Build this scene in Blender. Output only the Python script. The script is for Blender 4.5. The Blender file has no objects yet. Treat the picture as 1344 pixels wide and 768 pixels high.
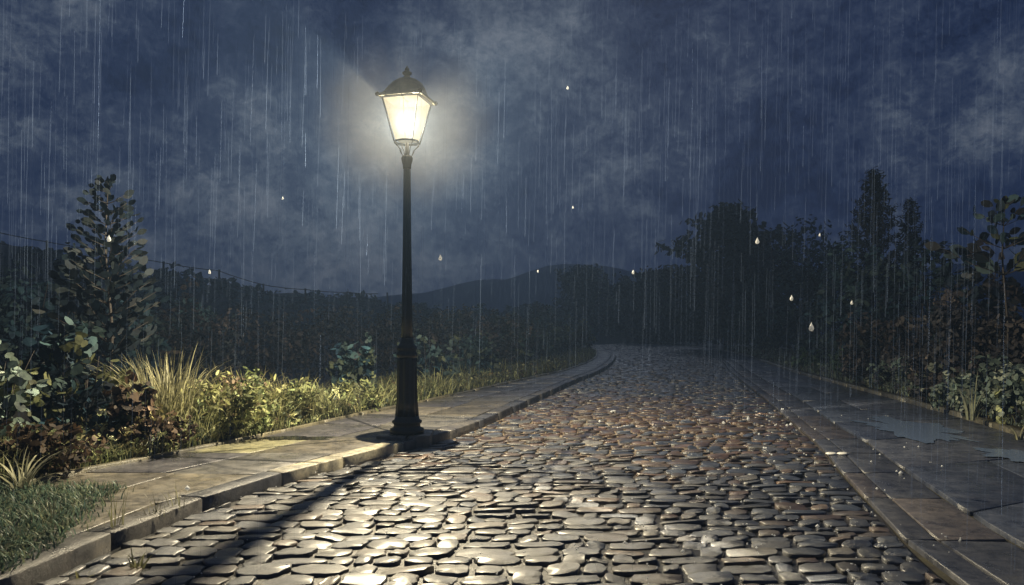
import bpy, bmesh, math, random
import numpy as np
from mathutils import Vector
random.seed(7); RNG = np.random.default_rng(11)
R = math.radians
SC = bpy.context.scene; COL = SC.collection

# ------------------------------------------------------------------ camera, sky, moon, exposure
EYE = 1.3; FPX = 1000.0; HX, HY = 672.0, 430.0
cam = bpy.data.cameras.new('camera'); co = bpy.data.objects.new('camera', cam); COL.objects.link(co)
co.location = (0, 0, EYE); co.rotation_euler = (R(90), 0, 0)
cam.sensor_width = 36; cam.lens = 36*FPX/1344; cam.shift_y = 46/1344
cam.clip_start = 0.05; cam.clip_end = 2000
SC.camera = co

MOON_AZ = math.atan2(0.54, 4.58); MOON_EL = R(30)       # behind the lamp, to the right
W = bpy.data.worlds.new('World'); SC.world = W; W.use_nodes = True
nt = W.node_tree; nt.nodes.clear()
def N(t, ty, **kw):
    n = t.nodes.new(ty)
    for k, v in kw.items():
        if hasattr(n, k) and k not in n.inputs: setattr(n, k, v)
        else: n.inputs[k].default_value = v
    return n
def ramp(t, stops, interp='LINEAR'):
    n = t.nodes.new('ShaderNodeValToRGB'); n.color_ramp.interpolation = interp
    e = n.color_ramp.elements
    while len(e) < len(stops): e.new(0.5)
    for i, (p, c) in enumerate(stops):
        e[i].position = p; e[i].color = (*c, 1) if len(c) == 3 else c
    return n
def mixc(t, fac, a, b, mode='MIX'):
    n = t.nodes.new('ShaderNodeMix'); n.data_type = 'RGBA'; n.blend_type = mode
    for s, v in ((0, fac), (6, a), (7, b)):
        if hasattr(v, 'is_linked') or hasattr(v, 'links'): t.links.new(v, n.inputs[s])
        else: n.inputs[s].default_value = v if s == 0 else ((*v, 1) if len(v) == 3 else v)
    return n.outputs[2]
tc = N(nt, 'ShaderNodeTexCoord')
mp = N(nt, 'ShaderNodeMapping'); mp.inputs['Scale'].default_value = (1.0, 1.0, 1.25); mp.inputs['Location'].default_value = (3.1, 0.4, 1.7)
nt.links.new(tc.outputs['Generated'], mp.inputs['Vector'])
n1 = N(nt, 'ShaderNodeTexNoise', Scale=3.6, Detail=4.0, Roughness=0.55, Distortion=0.3)
n2 = N(nt, 'ShaderNodeTexNoise', Scale=14.0, Detail=10.0, Roughness=0.80, Distortion=0.15)
n3 = N(nt, 'ShaderNodeTexNoise', Scale=60.0, Detail=4.0, Roughness=0.6, Distortion=1.2)
for n in (n1, n2, n3): nt.links.new(mp.outputs[0], n.inputs['Vector'])
def mth(t, op, a, b=None, c=None):
    n = t.nodes.new('ShaderNodeMath'); n.operation = op
    for i, v in enumerate((a, b, c)):
        if v is None: continue
        if hasattr(v, 'links'): t.links.new(v, n.inputs[i])
        else: n.inputs[i].default_value = v
    return n.outputs[0]
s = mth(nt, 'ADD', mth(nt, 'MULTIPLY', n1.outputs['Fac'], 0.56), mth(nt, 'MULTIPLY', n2.outputs['Fac'], 0.54))
s = mth(nt, 'ADD', s, mth(nt, 'MULTIPLY', n3.outputs['Fac'], 0.17))
cr = ramp(nt, [(0.53, (0.003, 0.009, 0.036)), (0.59, (0.009, 0.019, 0.058)), (0.65, (0.024, 0.037, 0.078)), (0.71, (0.058, 0.077, 0.118)), (0.79, (0.12, 0.14, 0.18))])
nt.links.new(s, cr.inputs['Fac'])
sky = N(nt, 'ShaderNodeTexSky', sky_type='NISHITA', sun_disc=False, sun_elevation=MOON_EL, sun_rotation=MOON_AZ)
b1 = N(nt, 'ShaderNodeBackground', Strength=1.0); nt.links.new(cr.outputs['Color'], b1.inputs['Color'])
b2 = N(nt, 'ShaderNodeBackground', Strength=0.0006); nt.links.new(sky.outputs['Color'], b2.inputs['Color'])
ad = N(nt, 'ShaderNodeAddShader'); nt.links.new(b1.outputs[0], ad.inputs[0]); nt.links.new(b2.outputs[0], ad.inputs[1])
wo = N(nt, 'ShaderNodeOutputWorld'); nt.links.new(ad.outputs[0], wo.inputs['Surface'])

ml = bpy.data.lights.new('moon', 'SUN'); ml.energy = 0.05; ml.angle = R(1.5); ml.color = (0.80, 0.88, 1.0)
mo = bpy.data.objects.new('moon', ml); COL.objects.link(mo)
md = Vector((math.sin(MOON_AZ)*math.cos(MOON_EL), math.cos(MOON_AZ)*math.cos(MOON_EL), math.sin(MOON_EL)))
mo.rotation_euler = md.to_track_quat('Z', 'Y').to_euler()
LAMP_W = 25000.0; LAMP_COL = (1.0, 0.88, 0.64)
vs = SC.view_settings; vs.view_transform = 'Standard'; vs.look = 'None'; vs.exposure = 0; vs.gamma = 1
SC.render.engine = 'CYCLES'; SC.cycles.use_denoising = True; SC.cycles.denoiser = 'OPENIMAGEDENOISE'
SC.cycles.max_bounces = 6; SC.cycles.diffuse_bounces = 2; SC.cycles.glossy_bounces = 3; SC.cycles.transparent_max_bounces = 24
SC.cycles.volume_bounces = 0; SC.cycles.caustics_reflective = False; SC.cycles.sample_clamp_indirect = 3; SC.cycles.sample_clamp_direct = 12

# ------------------------------------------------------------------ helpers
def tag(o, label=None, cat=None, group=None, kind=None):
    for k, v in (('label', label), ('category', cat), ('group', group), ('kind', kind)):
        if v: o[k] = v
    return o
def X(px, d): return (px-HX)*d/FPX
def Z(py, d): return EYE + (HY-py)*d/FPX
def link(name, me, mat, parent=None, loc=None):
    o = bpy.data.objects.new(name, me); COL.objects.link(o)
    if mat is not None: me.materials.append(mat)
    if parent is not None: o.parent = parent
    if loc: o.location = loc
    return o
def empty(name, loc, label, cat, group=None, rz=0):
    o = bpy.data.objects.new(name, None); COL.objects.link(o); o.location = loc; o.rotation_euler = (0, 0, rz)
    o.empty_display_size = 0.1
    return tag(o, label, cat, group)
def npmesh(name, V, loops, starts, cols=None, smooth=False):
    """V (n,3); loops flat index array; starts per face; cols (n,3) per vertex"""
    me = bpy.data.meshes.new(name)
    V = np.asarray(V, np.float32); loops = np.asarray(loops, np.int32); starts = np.asarray(starts, np.int32)
    me.vertices.add(len(V)); me.vertices.foreach_set('co', V.ravel())
    me.loops.add(len(loops)); me.loops.foreach_set('vertex_index', loops)
    me.polygons.add(len(starts)); me.polygons.foreach_set('loop_start', starts)
    me.update(calc_edges=True)
    if smooth: me.polygons.foreach_set('use_smooth', np.ones(len(starts), bool))
    if cols is not None:
        a = me.color_attributes.new('Col', 'FLOAT_COLOR', 'POINT')
        c = np.ones((len(V), 4), np.float32); c[:, :3] = cols; a.data.foreach_set('color', c.ravel())
    me.validate(); return me
def bm_obj(name, bm, mat, parent=None, smooth=False, loc=None):
    bmesh.ops.recalc_face_normals(bm, faces=bm.faces)
    me = bpy.data.meshes.new(name); bm.to_mesh(me); bm.free()
    if smooth:
        for p in me.polygons: p.use_smooth = True
    return link(name, me, mat, parent, loc)
def lathe(bm, prof, seg=24, cx=0, cy=0, flute=0, caps=True):
    rings = []
    for r, z in prof:
        rings.append([bm.verts.new((cx+(r*(1+flute*math.cos(8*2*math.pi*i/seg)))*math.cos(2*math.pi*i/seg),
                                    cy+(r*(1+flute*math.cos(8*2*math.pi*i/seg)))*math.sin(2*math.pi*i/seg), z)) for i in range(seg)])
    for a, b in zip(rings, rings[1:]):
        for i in range(seg): bm.faces.new((a[i], a[(i+1) % seg], b[(i+1) % seg], b[i]))
    if caps: bm.faces.new(rings[0][::-1]); bm.faces.new(rings[-1])
def tube(bm, pts, rads, seg=6):
    pts = [Vector(p) for p in pts]; rings = []
    if not hasattr(rads, '__len__'): rads = [rads]*len(pts)
    for i, p in enumerate(pts):
        t = (pts[min(i+1, len(pts)-1)] - pts[max(i-1, 0)]).normalized()
        u = t.cross(Vector((0, 0, 1)) if abs(t.z) < 0.95 else Vector((1, 0, 0))).normalized(); v = t.cross(u)
        rings.append([bm.verts.new(p + (u*math.cos(2*math.pi*k/seg) + v*math.sin(2*math.pi*k/seg))*rads[i]) for k in range(seg)])
    for a, b in zip(rings, rings[1:]):
        for k in range(seg): bm.faces.new((a[k], a[(k+1) % seg], b[(k+1) % seg], b[k]))
    bm.faces.new(rings[0][::-1]); bm.faces.new(rings[-1])
def catmull(P, n=12):
    P = [np.array(p, float) for p in P]; out = []
    for i in range(len(P)-1):
        p0 = P[max(i-1, 0)]; p1 = P[i]; p2 = P[i+1]; p3 = P[min(i+2, len(P)-1)]
        for k in range(n):
            t = k/n
            out.append(0.5*((2*p1)+(-p0+p2)*t+(2*p0-5*p1+4*p2-p3)*t*t+(-p0+3*p1-3*p2+p3)*t**3))
    out.append(P[-1]); return np.array(out)

# ------------------------------------------------------------------ materials
def mat(name):
    m = bpy.data.materials.new(name); m.use_nodes = True; t = m.node_tree
    return m, t, t.nodes['Principled BSDF'], t.nodes['Material Output']
def noise(t, scale, detail=5, rough=0.6, vec=None, dist=0.0, obj=True):
    n = N(t, 'ShaderNodeTexNoise', Scale=scale, Detail=detail, Roughness=rough, Distortion=dist)
    if vec is None:
        g = N(t, 'ShaderNodeNewGeometry'); vec = g.outputs['Position']
    t.links.new(vec, n.inputs['Vector']); return n
def bump(t, p, h, strength, dist):
    b = N(t, 'ShaderNodeBump', Strength=strength, Distance=dist); t.links.new(h, b.inputs['Height']); t.links.new(b.outputs[0], p.inputs['Normal'])
def attr(t): 
    return N(t, 'ShaderNodeAttribute', attribute_name='Col').outputs['Color']

def leaf_mat(name, rough=0.5, trans=0.25):
    m, t, p, o = mat(name)
    n = noise(t, 9.0, 5, 0.65, dist=0.4); r = ramp(t, [(0.36, (0.45, 0.45, 0.5)), (0.5, (1, 1, 1)), (0.66, (1.45, 1.4, 1.25))]); t.links.new(n.outputs['Fac'], r.inputs['Fac'])
    c = mixc(t, 1.0, attr(t), r.outputs['Color'], 'MULTIPLY')
    t.links.new(c, p.inputs['Base Color']); p.inputs['Roughness'].default_value = rough; p.inputs['Specular IOR Level'].default_value = 0.2
    tr = N(t, 'ShaderNodeBsdfTranslucent'); t.links.new(c, tr.inputs['Color'])
    mx = N(t, 'ShaderNodeMixShader', Fac=trans); t.links.new(p.outputs[0], mx.inputs[1]); t.links.new(tr.outputs[0], mx.inputs[2])
    t.links.new(mx.outputs[0], o.inputs['Surface']); return m
M_LEAF = leaf_mat('wet_leaves', 0.6); M_GRASS = leaf_mat('wet_grass', 0.45, 0.35)
def stone_mat(name, rough=(0.16, 0.42), bscale=28, bstr=0.5, tint=None):
    m, t, p, o = mat(name)
    n = noise(t, 11, 6, 0.7, dist=0.5); r = ramp(t, [(0.32, (0.45, 0.45, 0.48)), (0.5, (1, 1, 1)), (0.68, (1.6, 1.52, 1.4))]); t.links.new(n.outputs['Fac'], r.inputs['Fac'])
    c = mixc(t, 1.0, attr(t), r.outputs['Color'], 'MULTIPLY')
    n4 = noise(t, 1.3, 5, 0.6, dist=0.8); r4 = ramp(t, [(0.35, (0.62, 0.62, 0.66)), (0.62, (1.15, 1.12, 1.05))]); t.links.new(n4.outputs['Fac'], r4.inputs['Fac'])
    c = mixc(t, 1.0, c, r4.outputs['Color'], 'MULTIPLY')
    t.links.new(c, p.inputs['Base Color'])
    n5 = noise(t, 5, 5, 0.6); mr = N(t, 'ShaderNodeMapRange'); mr.inputs['From Min'].default_value = 0.35; mr.inputs['From Max'].default_value = 0.65
    mr.inputs['To Min'].default_value = rough[0]; mr.inputs['To Max'].default_value = rough[1]
    t.links.new(n5.outputs['Fac'], mr.inputs['Value']); t.links.new(mr.outputs[0], p.inputs['Roughness'])
    p.inputs['Specular IOR Level'].default_value = 0.85
    nb = noise(t, bscale, 9, 0.78, dist=0.3); bump(t, p, nb.outputs['Fac'], bstr, 0.02)
    return m
M_SETT = stone_mat('wet_setts', (0.28, 0.54), 34, 0.60)
for M_ in (M_SETT,):
    q_ = M_.node_tree.nodes['Principled BSDF']; q_.inputs['Specular IOR Level'].default_value = 0.8; q_.inputs['Coat Weight'].default_value = 0.62; q_.inputs['Coat Roughness'].default_value = 0.34
M_SLAB = stone_mat('wet_slabs', (0.22, 0.55), 22, 0.35)
M_KERB = stone_mat('kerb_granite', (0.22, 0.5), 35, 0.5)

def simple(name, col, rough=0.6, metal=0.0, nscale=None, amp=0.5, bstr=0.0, col2=None):
    m, t, p, o = mat(name); p.inputs['Base Color'].default_value = (*col, 1); p.inputs['Roughness'].default_value = rough; p.inputs['Metallic'].default_value = metal
    if nscale:
        n = noise(t, nscale, 6, 0.65, dist=0.4); r = ramp(t, [(0.35, col), (0.65, col2 or tuple(c*(1+amp) for c in col))]); t.links.new(n.outputs['Fac'], r.inputs['Fac'])
        t.links.new(r.outputs['Color'], p.inputs['Base Color'])
        if bstr: bump(t, p, n.outputs['Fac'], bstr, 0.03)
    return m
M_IRON = simple('black_cast_iron', (0.006, 0.007, 0.009), 0.34, 0.0, 40, 0.8, 0.15)
M_IRON.node_tree.nodes['Principled BSDF'].inputs['Specular IOR Level'].default_value = 0.4
M_ROOFIRON = simple('weathered_lantern_iron', (0.030, 0.028, 0.020), 0.5, 0.0, 14, 1.6, 0.2)
M_LANT = simple('unlit_black_iron', (0.0006, 0.0006, 0.0006), 0.9)  # painted near black so metal beside the light does not look lit
M_LANT.node_tree.nodes['Principled BSDF'].inputs['Specular IOR Level'].default_value = 0.0
M_BARK = simple('wet_bark', (0.018, 0.014, 0.012), 0.6, 0, 18, 1.0, 0.5)
M_STEM = simple('green_stem', (0.09, 0.09, 0.045), 0.5)
M_WOOD = simple('dark_fence_wood', (0.02, 0.02, 0.022), 0.7, 0, 12, 0.8)
M_WIRE = simple('fence_wire', (0.03, 0.03, 0.035), 0.5, 0.5)
M_MORTAR, t, p, o = mat('wet_sand_joint')
nn = noise(t, 0.42, 4, 0.6, dist=1.0); rr = ramp(t, [(0.45, (0.008, 0.008, 0.010)), (0.58, (0.022, 0.019, 0.016)), (0.70, (0.07, 0.055, 0.04))])
t.links.new(nn.outputs['Fac'], rr.inputs['Fac'])
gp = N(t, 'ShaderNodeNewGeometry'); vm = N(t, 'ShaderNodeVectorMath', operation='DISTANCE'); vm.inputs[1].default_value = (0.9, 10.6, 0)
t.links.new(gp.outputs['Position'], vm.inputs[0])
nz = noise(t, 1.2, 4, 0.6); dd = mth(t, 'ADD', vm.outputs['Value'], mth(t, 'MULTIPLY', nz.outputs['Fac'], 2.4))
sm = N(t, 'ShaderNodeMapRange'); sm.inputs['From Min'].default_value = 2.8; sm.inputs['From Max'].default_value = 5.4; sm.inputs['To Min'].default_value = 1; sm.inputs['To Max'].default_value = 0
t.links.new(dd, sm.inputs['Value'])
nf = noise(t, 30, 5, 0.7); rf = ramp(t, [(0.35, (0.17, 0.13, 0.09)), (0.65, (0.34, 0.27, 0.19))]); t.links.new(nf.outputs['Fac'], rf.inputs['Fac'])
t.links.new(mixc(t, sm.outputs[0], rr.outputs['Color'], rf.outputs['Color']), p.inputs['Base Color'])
p.inputs['Roughness'].default_value = 0.38; bump(t, p, nf.outputs['Fac'], 0.5, 0.02)
M_EARTH = simple('dark_wet_earth', (0.020, 0.016, 0.012), 0.7, 0, 6, 1.5, 0.6, (0.05, 0.045, 0.02))
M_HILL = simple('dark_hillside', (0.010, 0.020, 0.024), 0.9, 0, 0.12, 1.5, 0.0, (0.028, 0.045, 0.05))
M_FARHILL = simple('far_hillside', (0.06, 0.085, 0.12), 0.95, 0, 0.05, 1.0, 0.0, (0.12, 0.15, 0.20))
M_WATER, t, p, o = mat('sky_tinted_puddle_water')
p.inputs['Base Color'].default_value = (0.14, 0.20, 0.33, 1); p.inputs['Roughness'].default_value = 0.12; p.inputs['Specular IOR Level'].default_value = 0.9  # pale blue base colour stands in for reflected sky
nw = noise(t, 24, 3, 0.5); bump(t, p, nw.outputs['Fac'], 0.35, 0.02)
M_DARKWATER = simple('dark_puddle_water', (0.012, 0.013, 0.015), 0.12)
# rain: bluish threads and white drops, colour standing in for clear water's glints
M_RAIN, t, p, o = mat('rain_water')
p.inputs['Base Color'].default_value = (0.42, 0.58, 0.95, 1); p.inputs['Specular IOR Level'].default_value = 0.0; p.inputs['Roughness'].default_value = 0.8; p.inputs['Alpha'].default_value = 0.20
M_DROP, t, p, o = mat('glint_white_drop'); p.inputs['Base Color'].default_value = (0.9, 0.93, 0.95, 1); p.inputs['Roughness'].default_value = 0.1
tr = N(t, 'ShaderNodeBsdfTranslucent'); tr.inputs['Color'].default_value = (0.95, 0.97, 1, 1)
mx = N(t, 'ShaderNodeMixShader', Fac=0.5); t.links.new(p.outputs[0], mx.inputs[1]); t.links.new(tr.outputs[0], mx.inputs[2]); t.links.new(mx.outputs[0], o.inputs['Surface'])
M_GLINT = simple('white_glint_paint', (0.8, 0.8, 0.76), 0.25)
# frosted lit glass
M_GLASS, t, p, o = mat('lit_lantern_glass')
em = N(t, 'ShaderNodeEmission', Strength=0.82)
ng = noise(t, 9, 4, 0.6); rg = ramp(t, [(0.3, (0.88, 0.72, 0.40)), (0.7, (1.0, 0.88, 0.60))]); t.links.new(ng.outputs['Fac'], rg.inputs['Fac']); t.links.new(rg.outputs['Color'], em.inputs['Color'])
ts = N(t, 'ShaderNodeBsdfTransparent'); ts.inputs['Color'].default_value = (1, 0.97, 0.9, 1)
mx = N(t, 'ShaderNodeMixShader', Fac=0.90); t.links.new(ts.outputs[0], mx.inputs[1]); t.links.new(em.outputs[0], mx.inputs[2]); t.links.new(mx.outputs[0], o.inputs['Surface'])

M_GLASS2 = M_GLASS.copy(); M_GLASS2.name = 'dimmed_lantern_floor_glass'  # glow turned down so the pane reads as a dark lantern bottom
for n_ in M_GLASS2.node_tree.nodes:
    if n_.type == 'MIX_SHADER': n_.inputs[0].default_value = 0.91
    if n_.type == 'EMISSION': n_.inputs['Strength'].default_value = 0.12
# ------------------------------------------------------------------ ground and road
LE = [(-2.62, 1.0), (-2.43, 3.6), (-2.16, 5.5), (-1.66, 6.8), (-1.02, 8.2), (-0.50, 9.5), (0.38, 13.1), (1.55, 18), (2.65, 22.3), (4.05, 30), (5.0, 38), (4.9, 46), (2.5, 53), (-3, 58), (-12, 60)]
RE = [(2.1, 1.0), (2.2, 3.7), (2.55, 5.3), (2.93, 6.8), (3.35, 8.3), (3.65, 9.7), (4.38, 12.9), (5.4, 17.7), (6.42, 22.4), (8.2, 30), (9.7, 39), (10.0, 50), (6.5, 60), (-1, 66), (-12, 69)]
SE = [(2.75, 1.0), (2.86, 3.7), (3.12, 5.25), (3.5, 6.8), (3.9, 8.3), (4.22, 9.9), (4.95, 12.9), (5.95, 17.7), (6.9, 22.2), (8.6, 29.8), (10.2, 39), (10.5, 50.3), (6.8, 60.6), (-1, 66.7), (-12, 69.7)]
PE = [(4.2, 1.0), (4.8, 4.0), (5.25, 6.4), (5.55, 7.6), (5.95, 9.0), (6.26, 10.3), (6.75, 13.2), (7.4, 17.7), (8.1, 22.2), (9.6, 29.8), (11.2, 39), (11.5, 50.6), (7.5, 61.5), (-1, 68), (-12, 71)]
LP = [(-3.15, 1.0), (-3.25, 3.9), (-3.75, 5.6), (-3.3, 7.0), (-2.75, 8.4), (-2.25, 10.0), (-1.15, 13.1), (0.42, 18), (1.75, 22.3), (3.3, 30), (4.2, 38.5), (4.1, 45.6), (2.0, 52), (-3.3, 56.8), (-12, 58.8)]
LEc, REc, SEc, PEc, LPc = [catmull(c) for c in (LE, RE, SE, PE, LP)]
# ground sheet
bm = bmesh.new(); bmesh.ops.create_grid(bm, x_segments=40, y_segments=40, size=600)
for v in bm.verts: v.co.y += 300; v.co.z = -0.06
tag(bm_obj('ground', bm, M_EARTH), kind='structure')
def ribbon(name, A, B, z, m, kind='structure', sub=1, wob=0.0):
    n = len(A); V = []; F = []
    for i in range(n):
        for k in range(sub+1):
            p = A[i]*(1-k/sub)+B[i]*k/sub
            V.append((p[0], p[1], z + (random.uniform(-wob, wob) if wob else 0)))
    w = sub+1
    for i in range(n-1):
        for k in range(sub): F.append((i*w+k, i*w+k+1, (i+1)*w+k+1, (i+1)*w+k))
    me = bpy.data.meshes.new(name); me.from_pydata(V, [], F); o = link(name, me, m)
    return tag(o, kind=kind)
ribbon('road_bed', LEc, REc, -0.005, M_MORTAR)

class Stones:
    """collects irregular rounded paving stones into one mesh"""
    def __init__(s): s.V = []; s.L = []; s.S = []; s.C = []; s.n = 0; s.ln = 0
    def add(s, quad, z0, z1, col, bev, jit=0.1, k=12, power=3.6, tilt=0.0):
        q = np.array(quad, float)          # 4 corners (2d), order a b c d
        cen = q.mean(0); u = ((q[1]-q[0])+(q[2]-q[3]))/4; v = ((q[3]-q[0])+(q[2]-q[1]))/4
        slab = power > 8; a = np.arange(k)*2*math.pi/k + (math.pi/4 if slab else math.pi/k)
        ca, sa = np.cos(a), np.sin(a); r = 1/np.maximum(np.abs(ca), np.abs(sa)) if slab else (np.abs(ca)**power+np.abs(sa)**power)**(-1/power)
        if slab: r[::k//4] *= 0.985
        r = r*(1+RNG.uniform(-jit, jit*0.3, k))
        tx, ty = RNG.normal(0, tilt, 2)
        lu, lv = np.linalg.norm(u), np.linalg.norm(v)
        rings = []
        for f, z in ((1.0, z0), (1.0, z1-bev*0.8), (1-bev*0.35/min(lu, lv)*1.0, z1-bev*0.25), (1-bev*1.1/min(lu, lv), z1)):
            f = max(f, 0.25)
            fu, fv = (max(.3, 1-(1-f)*min(lu, lv)/lu), max(.3, 1-(1-f)*min(lu, lv)/lv))
            U_ = (ca*r*fu)[:, None]; V_ = (sa*r*fv)[:, None]
            P = ((1-U_)*(1-V_)*q[0]+(1+U_)*(1-V_)*q[1]+(1+U_)*(1+V_)*q[2]+(1-U_)*(1+V_)*q[3])/4
            zz = z + (ca*tx+sa*ty)*(0 if z == z0 else 1) + (RNG.normal(0, .0016, k) if (not slab and z > z1-bev*.5) else 0)
            if not slab and z > z1-bev*.5: P = P + RNG.normal(0, .0022, P.shape)
            rings.append(np.column_stack([P, np.full(k, 0)+zz]))
        b = s.n
        for g in rings: s.V.append(g)
        s.V.append(np.array([[cen[0], cen[1], z1+bev*0.10]])); s.n += 4*k+1
        s.C.append(np.tile(col, (4*k+1, 1)))
        for j in range(3):
            for i in range(k):
                i2 = (i+1) % k
                s.L += [b+j*k+i, b+j*k+i2, b+(j+1)*k+i2, b+(j+1)*k+i]; s.S.append(s.ln); s.ln += 4
        for i in range(k):
            s.L += [b+3*k+i, b+3*k+(i+1) % k, b+4*k]; s.S.append(s.ln); s.ln += 3
    def build(s, name, m, parent=None):
        return link(name, npmesh(name, np.vstack(s.V), s.L, s.S, np.vstack(s.C), True), m, parent)
def resample(A, B, step0, far=40):
    """row positions along a pair of curves: list of (a, b) at roughly constant spacing"""
    Mid = (A+B)/2; seg = np.linalg.norm(np.diff(Mid, axis=0), axis=1); s = np.concatenate([[0], np.cumsum(seg)])
    out = []; x = 0
    while x < s[-1]:
        out.append((np.array([np.interp(x, s, A[:, 0]), np.interp(x, s, A[:, 1])]), np.array([np.interp(x, s, B[:, 0]), np.interp(x, s, B[:, 1])]), x))
        x += step0*(1 if x < far else 1.6)*random.uniform(0.86, 1.14)
    return out
PAL = [(0.19, 0.195, 0.20), (0.14, 0.15, 0.175), (0.26, 0.25, 0.23), (0.09, 0.115, 0.17), (0.12, 0.13, 0.155), (0.15, 0.12, 0.10), (0.07, 0.09, 0.14), (0.05, 0.06, 0.09)]
BRN = [(0.14, 0.08, 0.05), (0.19, 0.115, 0.075), (0.10, 0.06, 0.042), (0.24, 0.175, 0.13), (0.15, 0.11, 0.085)]
S = Stones(); rows = resample(LEc, REc, 0.155)
for (a0, b0, x0), (a1, b1, x1) in zip(rows, rows[1:]):
    w = np.linalg.norm(b0-a0); u = 0.02
    y = (a0[1]+b0[1])/2
    u -= random.uniform(0, 0.2)
    while u < w-0.03:
        L = random.choice([0.13, 0.16, 0.20, 0.24, 0.30])*random.uniform(0.85, 1.15)
        lo, hi = max(u, 0.015), min(u+L, w-0.015)
        if hi-lo > 0.06:
            g = 0.003 + random.uniform(0, 0.007); f0, f1 = (lo+g)/w, (hi-g)/w
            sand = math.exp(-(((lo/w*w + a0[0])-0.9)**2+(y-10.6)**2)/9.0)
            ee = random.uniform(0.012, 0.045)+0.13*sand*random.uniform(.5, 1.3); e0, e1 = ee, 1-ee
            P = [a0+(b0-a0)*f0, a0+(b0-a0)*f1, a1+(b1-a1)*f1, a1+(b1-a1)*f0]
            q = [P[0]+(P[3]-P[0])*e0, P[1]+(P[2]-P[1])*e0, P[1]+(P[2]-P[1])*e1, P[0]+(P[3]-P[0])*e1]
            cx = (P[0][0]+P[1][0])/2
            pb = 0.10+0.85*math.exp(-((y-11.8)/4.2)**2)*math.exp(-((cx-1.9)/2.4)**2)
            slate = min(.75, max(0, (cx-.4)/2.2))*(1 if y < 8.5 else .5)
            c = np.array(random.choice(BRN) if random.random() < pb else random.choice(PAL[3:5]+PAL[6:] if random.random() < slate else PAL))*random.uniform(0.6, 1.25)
            if random.random() < 0.05: c = c*0.4
            S.add(q, -0.012, 0.012+random.uniform(-0.006, 0.008), c*0.45, 0.008, 0.16 if y < 30 else 0.05, 14 if y < 25 else 8, 4.2, 0.0055)
        u += L
tag(S.build('road', M_SETT), kind='structure')

# edge strip on the right of the road: long flat stones
S = Stones(); rows = resample(REc, SEc, 1.15)
for (a0, b0, _), (a1, b1, _) in zip(rows, rows[1:]):
    for f0, f1 in ((0.02, 0.31), (0.33, 0.985)):
        P = [a0+(b0-a0)*f0, a0+(b0-a0)*f1, a1+(b1-a1)*f1, a1+(b1-a1)*f0]
        q = [P[0]+(P[3]-P[0])*0.008, P[1]+(P[2]-P[1])*0.008, P[1]+(P[2]-P[1])*0.992, P[0]+(P[3]-P[0])*0.992]
        S.add(q, -0.03, 0.028, np.array(random.choice([(0.064, 0.068, 0.085), (0.082, 0.076, 0.082), (0.050, 0.056, 0.076)]))*random.uniform(.75, 1.2), 0.008, 0.01, 20, 12, 0.003)
tag(S.build('edge_strip', M_SLAB), kind='structure')
ribbon('edge_strip_bed', REc, SEc, -0.002, M_EARTH)
# right pavement
S = Stones(); rows = resample(SEc, PEc, 1.5)
for i, ((a0, b0, _), (a1, b1, _)) in enumerate(zip(rows, rows[1:])):
    cuts = [0.01, 0.45+random.uniform(-.12, .12), 0.99] if i % 2 else [0.01, 0.99]
    for f0, f1 in zip(cuts, cuts[1:]):
        f0 += 0.003; f1 -= 0.003
        P = [a0+(b0-a0)*f0, a0+(b0-a0)*f1, a1+(b1-a1)*f1, a1+(b1-a1)*f0]
        q = [P[0]+(P[3]-P[0])*0.006, P[1]+(P[2]-P[1])*0.006, P[1]+(P[2]-P[1])*0.994, P[0]+(P[3]-P[0])*0.994]
        S.add(q, -0.03, 0.034, np.array(random.choice([(0.048, 0.060, 0.090), (0.062, 0.070, 0.095), (0.040, 0.050, 0.080)]))*random.uniform(.75, 1.25), 0.008, 0.008, 24, 14, 0.003)
tag(S.build('right_pavement', M_SLAB), kind='structure')
ribbon('right_pavement_bed', SEc, PEc, 0.0, M_EARTH)

def offset(A, d):
    T = np.gradient(A, axis=0); T /= np.linalg.norm(T, axis=1)[:, None]
    return A + np.column_stack([-T[:, 1], T[:, 0]])*d
def kerbline(name, A, B, z0, z1, step, pal, bev=0.014, gap=0.008):
    S = Stones(); rows = resample(A, B, step)
    for (a0, b0, _), (a1, b1, _) in zip(rows, rows[1:]):
        P = [a0, b0, b1, a1]; g = gap/step
        q = [P[0]+(P[3]-P[0])*g, P[1]+(P[2]-P[1])*g, P[1]+(P[2]-P[1])*(1-g), P[0]+(P[3]-P[0])*(1-g)]
        cc_ = np.array(random.choice(pal))*random.uniform(.8, 1.2)
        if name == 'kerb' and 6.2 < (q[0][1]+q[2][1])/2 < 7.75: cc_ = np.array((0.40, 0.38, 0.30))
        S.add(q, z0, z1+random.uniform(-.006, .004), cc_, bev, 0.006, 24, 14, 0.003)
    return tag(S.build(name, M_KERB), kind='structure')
GPAL = [(0.070, 0.073, 0.082), (0.090, 0.088, 0.088), (0.052, 0.056, 0.070)]
LEo = offset(LEc, 0.19)
kerbline('kerb', LEc, LEo, -0.05, 0.104, 0.95, GPAL)
kerbline('right_pavement_edging', PEc, offset(PEc, -0.11), -0.05, 0.085, 1.1, [(0.16, 0.155, 0.12), (0.13, 0.13, 0.11)])
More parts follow.
